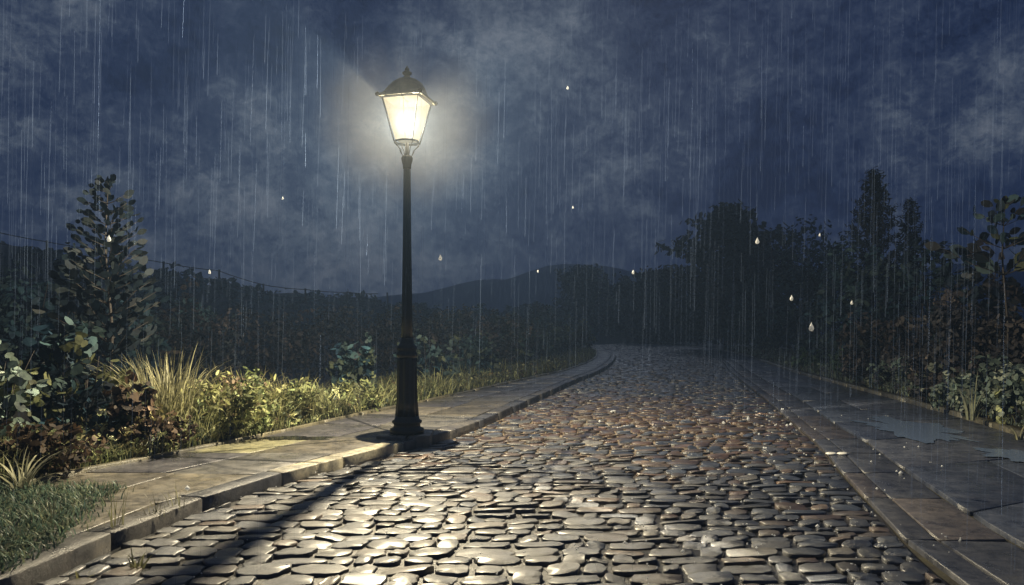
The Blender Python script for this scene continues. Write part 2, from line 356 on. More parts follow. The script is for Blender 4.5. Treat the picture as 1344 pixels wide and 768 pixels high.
# left pavement slabs
LEi = offset(LEc, 0.20)
S = Stones(); rows = resample(LEi, LPc, 1.05)
for i, ((a0, b0, x), (a1, b1, _)) in enumerate(zip(rows, rows[1:])):
    w = np.linalg.norm(b0-a0)
    cuts = [0.0, 0.5+random.uniform(-.08, .08), 1.0] if w > 0.9 else [0.0, 1.0]
    for f0, f1 in zip(cuts, cuts[1:]):
        f0 += 0.004; f1 -= 0.004
        P = [a0+(b0-a0)*f0, a0+(b0-a0)*f1, a1+(b1-a1)*f1, a1+(b1-a1)*f0]
        q = [P[0]+(P[3]-P[0])*0.008, P[1]+(P[2]-P[1])*0.008, P[1]+(P[2]-P[1])*0.992, P[0]+(P[3]-P[0])*0.992]
        cc_ = np.array(random.choice([(0.10, 0.10, 0.10), (0.07, 0.07, 0.082), (0.14, 0.13, 0.11)]))*random.uniform(.65, 1.15)
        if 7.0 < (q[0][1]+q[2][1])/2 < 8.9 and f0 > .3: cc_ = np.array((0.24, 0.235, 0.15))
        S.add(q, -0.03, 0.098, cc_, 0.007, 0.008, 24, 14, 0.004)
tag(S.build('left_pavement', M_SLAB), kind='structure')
ribbon('left_pavement_bed', LEi, LPc, 0.072, M_EARTH)
kerbline('left_pavement_edging', LPc, offset(LPc, 0.07), -0.05, 0.128, 1.0, [(0.15, 0.14, 0.10), (0.12, 0.115, 0.09)], 0.01)

# verges: gentle soil banks either side
def verge(name, A, side, ws, zs):
    n = len(A); offs = [offset(A, side*w) for w in ws]; V = []; F = []; m = len(ws)
    for i in range(n):
        for j in range(m):
            V.append((offs[j][i][0], offs[j][i][1], zs[j]+(random.uniform(-.03, .03) if j > 0 else 0)))
    for i in range(n-1):
        for j in range(m-1): F.append((i*m+j, i*m+j+1, (i+1)*m+j+1, (i+1)*m+j))
    me = bpy.data.meshes.new(name); me.from_pydata(V, [], F)
    o = link(name, me, M_EARTH)
    for p in me.polygons: p.use_smooth = True
    return tag(o, kind='structure')
VL = LPc[:125]; VR = PEc[:125]
verge('left_bank', VL, 1, (0.06, 0.5, 1.2, 2.5, 5), (0.10, 0.16, 0.24, 0.22, -0.07))
verge('right_bank', VR, -1, (0.10, 0.5, 1.2, 2.5, 5), (0.05, 0.12, 0.22, 0.2, -0.07))

# puddles
def puddle(cx, cy, rx, ry, z, name, label, seed, m=M_WATER):
    rg = np.random.default_rng(seed); k = 110; a = np.arange(k)*2*math.pi/k
    r = 1+0.25*np.sin(2*a+rg.uniform(0, 6))+0.18*np.sin(5*a+rg.uniform(0, 6))+0.10*np.sin(9*a+rg.uniform(0, 6))+0.09*np.sin(17*a+rg.uniform(0, 6))+rg.normal(0, .05, k)
    V = [(cx+rx*r[i]*math.cos(a[i]), cy+ry*r[i]*math.sin(a[i]), z) for i in range(k)]+[(cx, cy, z)]
    me = bpy.data.meshes.new(name); me.from_pydata(V, [], [(i, (i+1) % k, k) for i in range(k)])
    return tag(link(name, me, m), label, 'puddle')
puddle(4.98, 9.5, 0.42, 1.15, 0.043, 'puddle', 'large pale puddle with painted sky reflection on the right pavement', 3)
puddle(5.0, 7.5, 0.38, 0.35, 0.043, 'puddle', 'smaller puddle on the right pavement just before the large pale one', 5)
puddle(-2.35, 8.25, 0.38, 0.16, 0.106, 'puddle', 'dark oval puddle on the left pavement slab beside the lamp', 8, M_DARKWATER)

# ------------------------------------------------------------------ hills
def seg_dist(P, A, B):
    AB = B-A; t = np.clip(((P-A)@AB)/(AB@AB), 0, 1); return np.linalg.norm(P-(A+np.outer(t, AB)), axis=1), t
def ridge_mesh(name, pts, width, x0, x1, y0, y1, step, m, rough=0.3, seed=1):
    xs = np.arange(x0, x1+.1, step); ys = np.arange(y0, y1+.1, step); GX, GY = np.meshgrid(xs, ys); P = np.column_stack([GX.ravel(), GY.ravel()])
    z = np.zeros(len(P)); rg = np.random.default_rng(seed)
    for (ax, ay, az), (bx, by, bz) in zip(pts, pts[1:]):
        d, t = seg_dist(P, np.array([ax, ay], float), np.array([bx, by], float))
        z = np.maximum(z, (az+(bz-az)*t)*np.exp(-(d/width)**2))
    for _ in range(10):
        k = rg.normal(0, 1, 2)*0.5/step*1.2; z += rough*0.2*np.sin(P@k+rg.uniform(0, 6))*np.clip(z/3, 0, 1)
    z -= 0.3
    nx, ny = len(xs), len(ys); idx = np.arange(nx*ny).reshape(ny, nx)
    L = np.stack([idx[:-1, :-1], idx[:-1, 1:], idx[1:, 1:], idx[1:, :-1]], -1).reshape(-1)
    me = npmesh(name, np.column_stack([P, z]), L, np.arange(0, len(L), 4), None, True)
    o = tag(link(name, me, m), kind='structure')
    return lambda x, y: float(z[idx[int(np.clip(round((y-y0)/step), 0, ny-1)), int(np.clip(round((x-x0)/step), 0, nx-1))]])
NRIDGE = [(-60, 38, 11.5), (-31, 46, 6.6), (-21, 53, 4.6), (-14, 58, 3.4), (-4, 66, 2.6), (14, 80, 2.2)]
hz = ridge_mesh('near_hill', NRIDGE, 9, -80, 30, 22, 100, 1.0, M_HILL, 0.8, 2)
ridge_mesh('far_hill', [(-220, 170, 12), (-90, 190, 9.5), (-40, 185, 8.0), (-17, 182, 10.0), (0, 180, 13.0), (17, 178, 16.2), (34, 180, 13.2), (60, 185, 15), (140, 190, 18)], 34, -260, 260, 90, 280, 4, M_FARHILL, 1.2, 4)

# ------------------------------------------------------------------ foliage
def leafset(C, Nrm, size, cols, k=6, aspect=0.55, fold=0.15, jit=0.6):
    """leaves as k-gons: C centres, Nrm rough facing, size (n), cols (n,3)"""
    n = len(C); Nn = Nrm + RNG.normal(0, jit, (n, 3)); Nn /= np.linalg.norm(Nn, axis=1)[:, None]+1e-9
    r = RNG.normal(0, 1, (n, 3)); U = r-(r*Nn).sum(1)[:, None]*Nn; U /= np.linalg.norm(U, axis=1)[:, None]+1e-9
    Vv = np.cross(Nn, U); a = np.arange(k)*2*math.pi/k
    lu = np.cos(a); lv = np.sin(a)*aspect*np.where(np.cos(a) > 0, 0.8, 1.0); ln = fold*(np.cos(a)**2)
    s = np.asarray(size).reshape(-1, 1, 1)*0.5
    P = C[:, None, :]+s*(U[:, None, :]*lu[None, :, None]+Vv[:, None, :]*lv[None, :, None]+Nn[:, None, :]*ln[None, :, None])
    return P.reshape(-1, 3), np.repeat(cols, k, 0), k
def leaves_obj(name, parts, m, parent=None):
    V = np.vstack([p[0] for p in parts]); C = np.vstack([p[1] for p in parts]); L = np.arange(len(V)); st = []; o = 0
    for P, _, k in parts:
        st.append(o+np.arange(0, len(P), k)); o += len(P)
    return link(name, npmesh(name, V, L, np.concatenate(st), C), m, parent)
def clump_leaves(ells, dens, size, pal, k=6, aspect=0.6, clump=0.32, base=None, flat=0.0, zmin=0.0):
    """ells: (cx,cy,cz,rx,ry,rz). Scatter clumps over each ellipsoid, leaves over each clump."""
    out = []
    pal = np.array(pal)
    for (cx, cy, cz, rx, ry, rz) in ells:
        rm = (rx*ry*rz)**(1/3); nc = max(5, int(26*(0.32/clump)**2)); cr_ = clump*rm
        d = RNG.normal(0, 1, (nc, 3)); d /= np.linalg.norm(d, axis=1)[:, None]
        rad = RNG.uniform(0.45, 0.98, (nc, 1)); cc = np.array([cx, cy, cz])+d*rad*np.array([rx, ry, rz])
        for c in cc:
            rr = cr_*RNG.uniform(0.6, 1.3); n = max(6, int(dens*rr*rr/(size*size)))
            q = RNG.normal(0, 1, (n, 3)); q /= np.linalg.norm(q, axis=1)[:, None]
            pos = c+q*rr*RNG.uniform(0.55, 1.05, (n, 1))*np.array([1, 1, 0.85])
            out_n = q+np.array([0, 0, 0.4])
            base_c = pal[RNG.integers(len(pal))]*RNG.uniform(0.55, 1.5)
            cols = base_c*RNG.uniform(0.65, 1.35, (n, 1))
            keep = pos[:, 2] > zmin
            if keep.sum() < 1: continue
            out.append(leafset(pos[keep], out_n[keep], size*RNG.uniform(0.6, 1.35, keep.sum()), cols[keep], k, aspect))
    return out
DKTEAL = [(0.026, 0.058, 0.078), (0.036, 0.066, 0.076), (0.016, 0.036, 0.056), (0.048, 0.074, 0.074)]
DKPURP = [(0.030, 0.027, 0.030), (0.022, 0.022, 0.027), (0.040, 0.033, 0.032), (0.018, 0.022, 0.026)]
OLIVE = [(0.10, 0.11, 0.055), (0.07, 0.085, 0.05), (0.13, 0.115, 0.05), (0.045, 0.06, 0.045)]
SAGE = [(0.17, 0.22, 0.19), (0.13, 0.18, 0.16), (0.21, 0.24, 0.20), (0.09, 0.125, 0.11)]
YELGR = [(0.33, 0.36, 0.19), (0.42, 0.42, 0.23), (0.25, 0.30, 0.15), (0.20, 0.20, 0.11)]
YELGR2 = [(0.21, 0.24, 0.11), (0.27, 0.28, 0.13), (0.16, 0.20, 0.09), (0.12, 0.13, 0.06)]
BROWN = [(0.085, 0.056, 0.036), (0.06, 0.042, 0.028), (0.115, 0.082, 0.056), (0.042, 0.032, 0.024)]
RUST = [(0.044, 0.042, 0.046), (0.060, 0.054, 0.056), (0.034, 0.035, 0.042), (0.078, 0.068, 0.066)]

def blades(roots, h, w, lean, cols, seg=5, droop=0.5, az=None):
    n = len(roots); h = np.asarray(h)*np.ones(n); w = np.asarray(w)*np.ones(n); lean = np.asarray(lean)*np.ones(n)
    if az is None: az = RNG.uniform(0, 2*math.pi, n)
    dx, dy = np.cos(az), np.sin(az); V = np.zeros((n, 2*seg+1, 3))
    pa = az+math.pi/2+RNG.normal(0, .5, n); sx, sy = np.cos(pa), np.sin(pa)
    for j in range(seg+1):
        t = j/seg; out = lean*h*(t**1.7); up = h*(t-droop*lean*t**3)
        c = np.column_stack([roots[:, 0]+dx*out, roots[:, 1]+dy*out, roots[:, 2]+up])
        hw = w*0.5*(1-t**1.6)
        if j < seg:
            V[:, 2*j] = c-np.column_stack([sx*hw, sy*hw, 0*hw]); V[:, 2*j+1] = c+np.column_stack([sx*hw, sy*hw, 0*hw])
        else: V[:, 2*seg] = c
    fl = []; st = []; o = 0
    for j in range(seg-1): fl.append([2*j, 2*j+1, 2*j+3, 2*j+2]); 
    loc = sum(fl, [])+[2*seg-2, 2*seg-1, 2*seg]; ls = list(range(0, 4*(seg-1), 4))+[4*(seg-1)]
    nv = 2*seg+1; nl = len(loc)
    L = (np.array(loc)[None]+np.arange(n)[:, None]*nv).ravel(); Sx = (np.array(ls)[None]+np.arange(n)[:, None]*nl).ravel()
    return V.reshape(-1, 3), L, Sx, np.repeat(cols, nv, 0)
def blades_obj(name, sets, parent=None, m=None):
    V, L, Sx, C = [], [], [], []; vo = lo = 0
    for v, l, s_, c in sets:
        V.append(v); L.append(l+vo); Sx.append(s_+lo); C.append(c); vo += len(v); lo += len(l)
    return link(name, npmesh(name, np.vstack(V), np.concatenate(L), np.concatenate(Sx), np.vstack(C)), m or M_GRASS, parent)
def stems(name, base, tips, r, parent, m=M_BARK):
    bm = bmesh.new()
    for tpt in tips:
        b = Vector(base)+Vector((random.uniform(-.04, .04), random.uniform(-.04, .04), 0)); tp = Vector(tpt)
        mid = (b+tp)/2+Vector((random.uniform(-.1, .1), random.uniform(-.1, .1), 0.05))*((tp-b).length*0.6)
        tube(bm, [b, b.lerp(mid, 0.6), mid, mid.lerp(tp, 0.6), tp], [r, r*.85, r*.65, r*.45, r*.2], 6)
    return bm_obj(name, bm, m, parent, True)

def bush(name, label, cat, px, hw, ytop, d, pal, size, dens=5.0, k=6, aspect=0.6, clump=0.32, group=None, depth=None, zb=0.1, lobes=3, ybase=None, m=M_LEAF, twig=True):
    x = X(px, d); rx = hw*d/FPX; zt = Z(ytop, d); ry = depth or rx*0.8
    root = empty(name, (x, d, zb), label, cat, group)
    H = zt-zb; ells = [(0, 0, H*0.46, rx*0.80, ry*0.8, H*0.50)]
    for i in range(lobes):
        a = random.uniform(-1, 1); hh = H*random.uniform(0.55, 0.95)
        ells.append((a*rx*0.62, random.uniform(-.4, .4)*ry, hh*0.5, rx*random.uniform(.28, .45), ry*.45, hh*0.5))
    if d > 12: dens *= 1.8
    parts = clump_leaves(ells, dens, size, pal, k, aspect, clump, zmin=-0.02)
    if twig: stems('stem', (0, 0, -0.05), [(random.uniform(-.6, .6)*rx, random.uniform(-.5, .5)*ry, H*random.uniform(.6, .85)) for _ in range(6)], max(0.005, min(0.028, H*0.007)), root)
    leaves_obj('foliage', parts, m, root)
    return root

# --- right side
def branchy_tree(name, label, x, y, H, R0, pal, leaf=0.16, nb=34, trunk=0.12, crown0=0.25, group=None, shape='spread', cat='tree', dens=1.0, k=6, aspect=0.55, updir=0.35, off_=0.9):
    root = empty(name, (x, y, 0.0), label, cat, group)
    bm = bmesh.new(); tube(bm, [(0, 0, -0.1), (random.uniform(-.05, .05), 0, H*.35), (random.uniform(-.1, .1), 0, H*.7), (0, 0, H*0.97)], [trunk, trunk*.75, trunk*.4, trunk*.08], 8)
    C = []; Nn = []; cols = []; pal = np.array(pal)
    for i in range(nb):
        f = (i+0.5)/nb; z = H*(crown0+(1-crown0)*f); a = i*2.4+random.uniform(-.4, .4)
        if shape == 'cone': L = R0*(1-f)**0.8*random.uniform(.75, 1.12)+0.06*H*.3
        else: L = R0*math.sin(math.pi*min(1, 0.25+0.75*f))**0.6*random.uniform(.5, 1.2)+0.1
        up = updir*L; tip = Vector((math.cos(a)*L, math.sin(a)*L, z+up*(0.6+f)))
        b = Vector((0, 0, z)); mid = b.lerp(tip, .5)+Vector((0, 0, -0.08*L))
        tube(bm, [b, mid, tip], [trunk*.28*(1-f*.7), trunk*.18*(1-f*.7), trunk*.05], 5)
        nl = int(dens*(10+46*L/R0)); base = pal[random.randrange(len(pal))]*random.uniform(.6, 1.4)
        for j in range(nl):
            tt = random.uniform(.15, 1.05); q = b.lerp(mid, tt*2) if tt < .5 else mid.lerp(tip, tt*2-1)
            off = Vector((random.gauss(0, 1), random.gauss(0, 1), random.gauss(0, .6)))*leaf*off_*(1.2-tt*.5)
            C.append(q+off); Nn.append(off.normalized()+Vector((0, 0, .5))); cols.append(base*random.uniform(.7, 1.3))
    bm_obj('trunk', bm, M_BARK, root, True)
    C = np.array(C); Nn = np.array(Nn); cols = np.array(cols)
    leaves_obj('crown', [leafset(C, Nn, leaf*RNG.uniform(.6, 1.3, len(C)), cols, k, aspect)], M_LEAF, root)
    return root

def paired_tree(name, label, x, y, H, R0, pal, leaf, rows_=11, cat='tree', zb=0.0, start=0.3, group=None):
    """upright shoot with ascending side twigs carrying pairs of oval leaves"""
    root = empty(name, (x, y, zb), label, cat, group); bm = bmesh.new(); tr = 0.006*H+0.006
    tube(bm, [(0, 0, -.1), (0.02*H, 0, H*.4), (-0.01*H, 0, H*.75), (0.01, 0, H)], [tr, tr*.8, tr*.5, tr*.15], 7)
    parts = []; pal = np.array(pal); V = []; C = []
    def leaf_at(p, dirv, L, c):
        dirv = dirv.normalized(); side = dirv.cross(Vector((random.gauss(0, .4), random.gauss(0, .4)-1, random.gauss(0, .3)))).normalized(); nn = dirv.cross(side)
        for lu, lv in ((0, 0), (.2, .2), (.5, .3), (.8, .22), (1, 0), (.8, -.22), (.5, -.3), (.2, -.2)):
            V.append(p+dirv*lu*L+side*lv*L+nn*(-0.12*lu*lu*L+abs(lv)*.15*L)); C.append(c)
    for i in range(rows_):
        f = i/(rows_-1); z = H*(start+(1-start)*f**0.9)
        for s_ in range(7 if f < .9 else 4):
            a = i*1.1+s_*2*math.pi/7+random.uniform(-.3, .3); L = (R0*(1-f)**.75+0.05*H*.35)*random.uniform(.7, 1.1)
            b = Vector((0, 0, z)); tip = b+Vector((math.cos(a)*L, math.sin(a)*L, L*0.55)); tube(bm, [b, b.lerp(tip, .5)-Vector((0, 0, .05*L)), tip], [tr*.35*(1-f*.6), tr*.25*(1-f*.6), tr*.08], 5)
            nl = max(2, int(L/leaf*2.2))
            for j in range(nl):
                q = b.lerp(tip, (j+1)/nl); c = pal[random.randrange(len(pal))]*random.uniform(.6, 1.4)
                dr = Vector((math.cos(a+random.choice((-.9, .9, 0))), math.sin(a+random.choice((-.9, .9, 0))), random.uniform(.1, .8)))
                leaf_at(q, dr, leaf*random.uniform(.7, 1.15)*(1-.3*f), c)
    leaf_at(Vector((0, 0, H*.97)), Vector((.1, 0, 1)), leaf*.9, pal[0])
    bm_obj('trunk', bm, M_BARK, root, True)
    leaves_obj('crown', [(np.array(V), np.array(C), 8)], M_LEAF, root)
    return root

BLK = [(0.010, 0.018, 0.028), (0.014, 0.025, 0.035), (0.016, 0.019, 0.024)]
# far trees around the bend
branchy_tree('round_tree', 'dark round tree at the end of the road below the far hill peak', X(775, 66), 70, 6.4, 3.4, DKTEAL, .42, 60, .2, .08, 'trees where the road bends', dens=2.2)
branchy_tree('round_tree', 'low blue-grey tree just right of the one below the hill peak', X(842, 64), 68, 4.8, 3.2, DKTEAL, .42, 60, .2, .06, 'trees where the road bends', dens=2.2)
branchy_tree('round_tree', 'darkest low tree beside the broad spreading tree at the bend', X(885, 55), 62, 5.6, 3.0, BLK, .40, 60, .2, .06, 'trees where the road bends', dens=2.2)
bush('far_bush', 'dark bush at the very end of the road', 'bush', 800, 40, 418, 72, DKTEAL, .35, 4, group='bushes closing the far end of the road')
bush('far_bush', 'wide blackish bush closing the far end of the road on the right', 'bush', 880, 50, 415, 62, BLK, .35, 4, group='bushes closing the far end of the road')
bush('far_bush', 'wide dark bush left of the road end behind the bend', 'bush', 725, 45, 400, 69, DKTEAL, .35, 4, group='bushes closing the far end of the road')
# big spreading tree
t_ = branchy_tree('spreading_tree', 'broad black spreading tree with layered ragged branches right of the road', X(955, 43), 43, 8.0, 3.7, BLK, .40, 100, .24, .10, dens=2.0, updir=.12, off_=.8)
bush('dark_bush', 'tall blackish bush behind and right of the broad spreading tree', 'bush', 1035, 85, 272, 37, BLK+DKTEAL, .22, 4.5, group='dark bushes along the right of the road')
bush('dark_bush', 'dark bush under the left edge of the broad spreading tree', 'bush', 915, 52, 380, 57, BLK+DKPURP, .22, 4.5, group='dark bushes along the right of the road')
bush('dark_bush', 'teal black bush in front of the broad spreading tree', 'bush', 1010, 70, 372, 37, DKTEAL, .20, 4.5, group='dark bushes along the right of the road')
branchy_tree('spruce', 'tall narrow black spruce with a pointed star-like top', X(1147, 22), 22, 5.75, 1.15, BLK, .17, 84, .07, .12, 'spruces on the right', 'cone', dens=2.0, aspect=.25, updir=.6, off_=.45)
branchy_tree('spruce', 'small spruce tip right of the tall spruce', X(1195, 23), 23, 5.1, .8, BLK, .15, 60, .05, .12, 'spruces on the right', 'cone', dens=1.6, aspect=.25, updir=.6, off_=.45)
bush('dark_bush', 'teal bush below the tall spruce', 'bush', 1130, 74, 296, 20, DKTEAL, .16, 4.5, group='dark bushes along the right of the road')
bush('dark_bush', 'tall teal bush between the small spruce and the round dark bush', 'bush', 1215, 55, 292, 19, DKTEAL+BLK, .17, 4.5, group='dark bushes along the right of the road')
bush('dark_bush', 'round dark bush with broad leaves under the leafy branch', 'bush', 1292, 70, 292, 14, BLK+DKPURP, .20, 4.5, k=7, group='dark bushes along the right of the road')
paired_tree('large_leaved_sapling', 'sapling with large leaves against the sky at the right edge', X(1318, 11.5), 11.5, Z(268, 11.5), .85, OLIVE[1:2]+DKTEAL+BLK, .25, 4, start=.66)
bush('dark_bush', 'dark bush filling the gap between the broad spreading tree and the tall spruce', 'bush', 1090, 62, 298, 31, BLK+DKTEAL, .20, 4.5, group='dark bushes along the right of the road')
bush('brown_bush', 'big brown bush behind the sage green shrub on the right', 'bush', 1265, 110, 372, 12.5, RUST, .10, 5.5, group='brown bushes on the right')
bush('brown_bush', 'brown bush right of the low green plants, left of the bigger brown one', 'bush', 1160, 62, 398, 15.5, RUST+DKPURP, .11, 5.5, group='brown bushes on the right')
bush('brown_bush', 'brownish bush at the right edge of the picture above the sage shrubs', 'bush', 1345, 70, 385, 11.5, RUST, .10, 5.5, group='brown bushes on the right')
bush('sage_shrub', 'large pale sage green shrub with broad leaves by the pavement edge', 'shrub', 1290, 55, 458, 10.6, SAGE, .085, 6, k=7, aspect=.75, group='sage green shrubs on the right')
bush('sage_shrub', 'yellowish sage shrub at the right edge above the pavement edging', 'shrub', 1350, 48, 470, 9.6, SAGE+YELGR[:1], .085, 6, k=7, aspect=.75, group='sage green shrubs on the right')
bush('sage_shrub', 'small pale sage shrub between the large one and the right picture edge', 'shrub', 1322, 34, 478, 9.9, SAGE, .075, 6, k=7, aspect=.75, group='sage green shrubs on the right')
bush('sage_shrub', 'low sage shrub in front of the curled greyish one', 'shrub', 1246, 30, 490, 11.2, SAGE, .07, 6, k=7, aspect=.75, group='sage green shrubs on the right')
bush('sage_shrub', 'greyish shrub with curled leaves just left of the large sage shrub', 'shrub', 1222, 34, 470, 12.4, SAGE[2:]+RUST, .08, 6, k=7, aspect=.75, group='sage green shrubs on the right')
bush('sage_shrub', 'low dull green shrub by the pavement below the left brown bush', 'shrub', 1168, 40, 466, 14.8, SAGE[1:]+RUST[:1], .08, 6, group='sage green shrubs on the right')
bush('green_shrub', 'low dark green shrub at the foot of the dark bushes, farthest along', 'shrub', 1066, 36, 452, 21.5, [(0.05, .085, .055), (.035, .065, .05)], .11, 6, group='low green shrubs on the right verge')
bush('green_shrub', 'low green shrub right of the farthest one on the right verge', 'shrub', 1116, 38, 450, 18, [(0.06, .095, .06), (.04, .07, .05)], .10, 6, group='low green shrubs on the right verge')

# --- left side: hedge
root = empty('hedge', (-4.2, 17, 0), 'long flat-topped dark hedge behind the lamp post', 'hedge')
ells = []
for i in range(26):
    f = i/25; ex = -10.5+f*10.2; ey = 15.0+f*5.5
    ells.append((ex+4.2, ey-17, .85, .75, .9, .93+random.uniform(-.05, .05)))
leaves_obj('foliage', clump_leaves(ells, 4.5, .11, DKPURP, 6, .6, .34), M_LEAF, root)
for e_ in ells[::3]:
    bm = bmesh.new(); tube(bm, [(e_[0], e_[1]+.2, -.1), (e_[0]+.05, e_[1]+.2, .6), (e_[0], e_[1]+.25, 1.2)], [.03, .025, .012], 6); bm_obj('stem', bm, M_BARK, root, True)
LEFTROW = [(468, 40, 430, 12.6, 'dusky green shrub between grass and hedge left of the lamp post'),
           (560, 46, 428, 14.8, 'dull green shrub just right of the lamp post'),
           (620, 44, 424, 17.5, 'dark shrub second to the right of the lamp post'),
           (668, 42, 412, 21, 'dark green shrub where the left pavement narrows'),
           (712, 40, 408, 27, 'grey green shrub near the inside of the bend'),
           (745, 34, 405, 33, 'far dark shrub before the inside of the bend'),
           (764, 24, 420, 38, 'small shrub right at the inside of the bend')]
for px, hw, yt, d, lb in LEFTROW:
    bush('verge_shrub', lb, 'shrub', px, hw, yt, d, DKTEAL+OLIVE[3:]+DKPURP[:1]+OLIVE[1:2], .085+.003*d, 5, group='shrubs along the left verge')
for px, hw, yt, d, lb in ((640, 60, 398, 30, 'tall dark bush behind the shrubs left of the bend'), (705, 50, 396, 44, 'dark bush behind the inside of the bend'), (570, 60, 402, 26, 'dark bush behind the hedge end right of the lamp')):
    bush('dark_bush', lb, 'bush', px, hw, yt, d, DKTEAL+DKPURP, .17, 4.5, group='dark bushes left of the bend')

# left background
bush('background_bush', 'big rounded dark teal bush at the left edge behind the sapling', 'bush', 40, 95, 335, 15, DKTEAL, .17, 4.5, group='dark bushes behind the left verge')
bush('background_bush', 'dark teal bush behind the leafy sapling', 'bush', 165, 70, 362, 15.5, DKTEAL, .17, 4.5, group='dark bushes behind the left verge')
bush('background_bush', 'small purplish bush rising just right of the sapling', 'bush', 247, 24, 352, 22, DKPURP+BROWN[3:], .15, 5, group='dark bushes behind the left verge')
bush('background_bush', 'low blue-green bush between the purplish bush and the hedge', 'bush', 262, 60, 382, 20, DKTEAL, .16, 4.5, group='dark bushes behind the left verge')
paired_tree('leafy_sapling', 'tall leafy sapling with oval leaves rising against the sky on the left', X(141, 9.5), 9.5, Z(240, 9.5), .62, [(0.006, .013, .021), (.010, .018, .026), (.016, .022, .024)], .17, 16, start=.30)
# near left
bush('broad_leaved_shrub', 'pale grey-green broad-leaved shrub at the left edge', 'shrub', -5, 75, 425, 6.6, SAGE[:3]+OLIVE[:1], .11, 6, k=7, aspect=.7, clump=.3, group='broad-leaved shrubs on the left')
bush('broad_leaved_shrub', 'dark broad-leaved shrub with olive leaves below the sapling', 'shrub', 95, 85, 398, 7.8, OLIVE[3:]+DKTEAL+BLK+OLIVE[:1], .12, 5.5, k=8, aspect=.7, clump=.3, group='broad-leaved shrubs on the left')
bush('broad_leaved_shrub', 'dark shrub with brown leaves just left of the tall grass tuft', 'shrub', 165, 45, 480, 7.2, OLIVE[1:]+BROWN+BLK[:1], .09, 5.5, k=8, aspect=.7, group='broad-leaved shrubs on the left')
bush('dry_shrub', 'low dry brown shrub beside the pavement at far left', 'shrub', 60, 95, 548, 6.15, BROWN, .07, 6, k=6, group='dry brown shrubs on the left')
bush('dry_shrub', 'dry brown shrub at the foot of the tall grass tuft', 'shrub', 205, 62, 535, 7.15, BROWN+OLIVE[2:3], .06, 6, k=6, group='dry brown shrubs on the left')
bush('seed_head_plant', 'brownish seed head plant right of the tall grass tuft', 'plant', 300, 62, 478, 8.9, [(0.20, .15, .10), (.16, .11, .075), (.22, .18, .11)], .055, 6, k=6)
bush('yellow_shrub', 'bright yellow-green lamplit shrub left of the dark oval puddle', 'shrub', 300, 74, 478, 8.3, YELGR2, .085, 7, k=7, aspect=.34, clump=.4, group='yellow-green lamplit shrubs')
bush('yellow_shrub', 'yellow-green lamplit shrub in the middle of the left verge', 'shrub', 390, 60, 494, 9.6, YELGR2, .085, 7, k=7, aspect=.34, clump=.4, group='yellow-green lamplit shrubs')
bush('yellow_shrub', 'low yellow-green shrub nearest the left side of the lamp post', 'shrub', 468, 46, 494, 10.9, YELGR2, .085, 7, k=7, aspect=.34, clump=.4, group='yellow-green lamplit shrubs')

# tufts
def tuft(name, label, px, py, d, n, h, w, lean, col, zb, rad=.15, group=None, cat='grass tuft', droop=.5, seg=6):
    root = empty(name, (X(px, d), d, zb), label, cat, group)
    a = RNG.uniform(0, 6.28, n); r = rad*np.sqrt(RNG.uniform(0, 1, n)); roots = np.column_stack([r*np.cos(a), r*np.sin(a), np.full(n, -.02)])
    hh = h*RNG.uniform(.45, 1.05, n); cols = np.array(col)*RNG.uniform(.6, 1.35, (n, 1))
    o = blades_obj('blades', [blades(roots, hh, w*RNG.uniform(.6, 1.3, n), lean*RNG.uniform(.15, 1.0, n), cols, seg, droop, az=a+RNG.normal(0, .5, n))], root)
    return root
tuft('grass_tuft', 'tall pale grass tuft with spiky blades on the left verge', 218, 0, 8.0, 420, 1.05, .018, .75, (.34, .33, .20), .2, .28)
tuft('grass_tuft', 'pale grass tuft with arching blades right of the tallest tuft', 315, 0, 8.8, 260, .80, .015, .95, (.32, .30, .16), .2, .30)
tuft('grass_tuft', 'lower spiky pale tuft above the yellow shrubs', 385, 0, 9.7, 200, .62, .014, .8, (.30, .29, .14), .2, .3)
tuft('sprawling_tuft', 'pale star-shaped sprawling tuft at the left edge by the pavement', 28, 0, 5.55, 30, .42, .020, 1.5, (.42, .42, .30), .12, .05, droop=.35)
tuft('kerb_weed', 'small pale weed growing at the foot of the kerb', 180, 0, 4.12, 14, .17, .016, .8, (.34, .34, .18), -.01, .03, 'weeds at the kerb', 'weed')
tuft('kerb_weed', 'tiny weed at the kerb foot, nearest the camera', 108, 0, 3.95, 12, .10, .016, .9, (.34, .34, .18), -.01, .03, 'weeds at the kerb', 'weed')
tuft('kerb_weed', 'tiny weed between kerb and setts below the bright droplet', 236, 0, 4.5, 9, .07, .014, .9, (.30, .30, .15), -.01, .03, 'weeds at the kerb', 'weed')
tuft('blade_plant', 'long pale blades before the large sage shrub on the right', 1275, 0, 9.9, 16, .72, .024, .75, (.26, .28, .20), .12, .08)
tuft('blade_plant', 'pale blades lying over the pavement edge at the right picture edge', 1338, 0, 8.4, 10, .35, .02, 1.5, (.30, .30, .20), .08, .05)
for px, d, h in ((205, 4.9, .22), (150, 4.6, .3), (232, 5.15, .25), (72, 4.6, .26)):
    tuft('pavement_weed', {205: 'thin upright weed in a pavement joint, second from the left kerb corner', 150: 'thin weed with long blades on the weedy pavement corner', 232: 'thin upright weed nearest the bright droplet on the kerb', 72: 'leftmost thin weed on the pavement corner'}[px], px, 0, d, 10, h, .007, .5, (.28, .28, .17), .098, .06, 'thin weeds on the left pavement', 'weed')

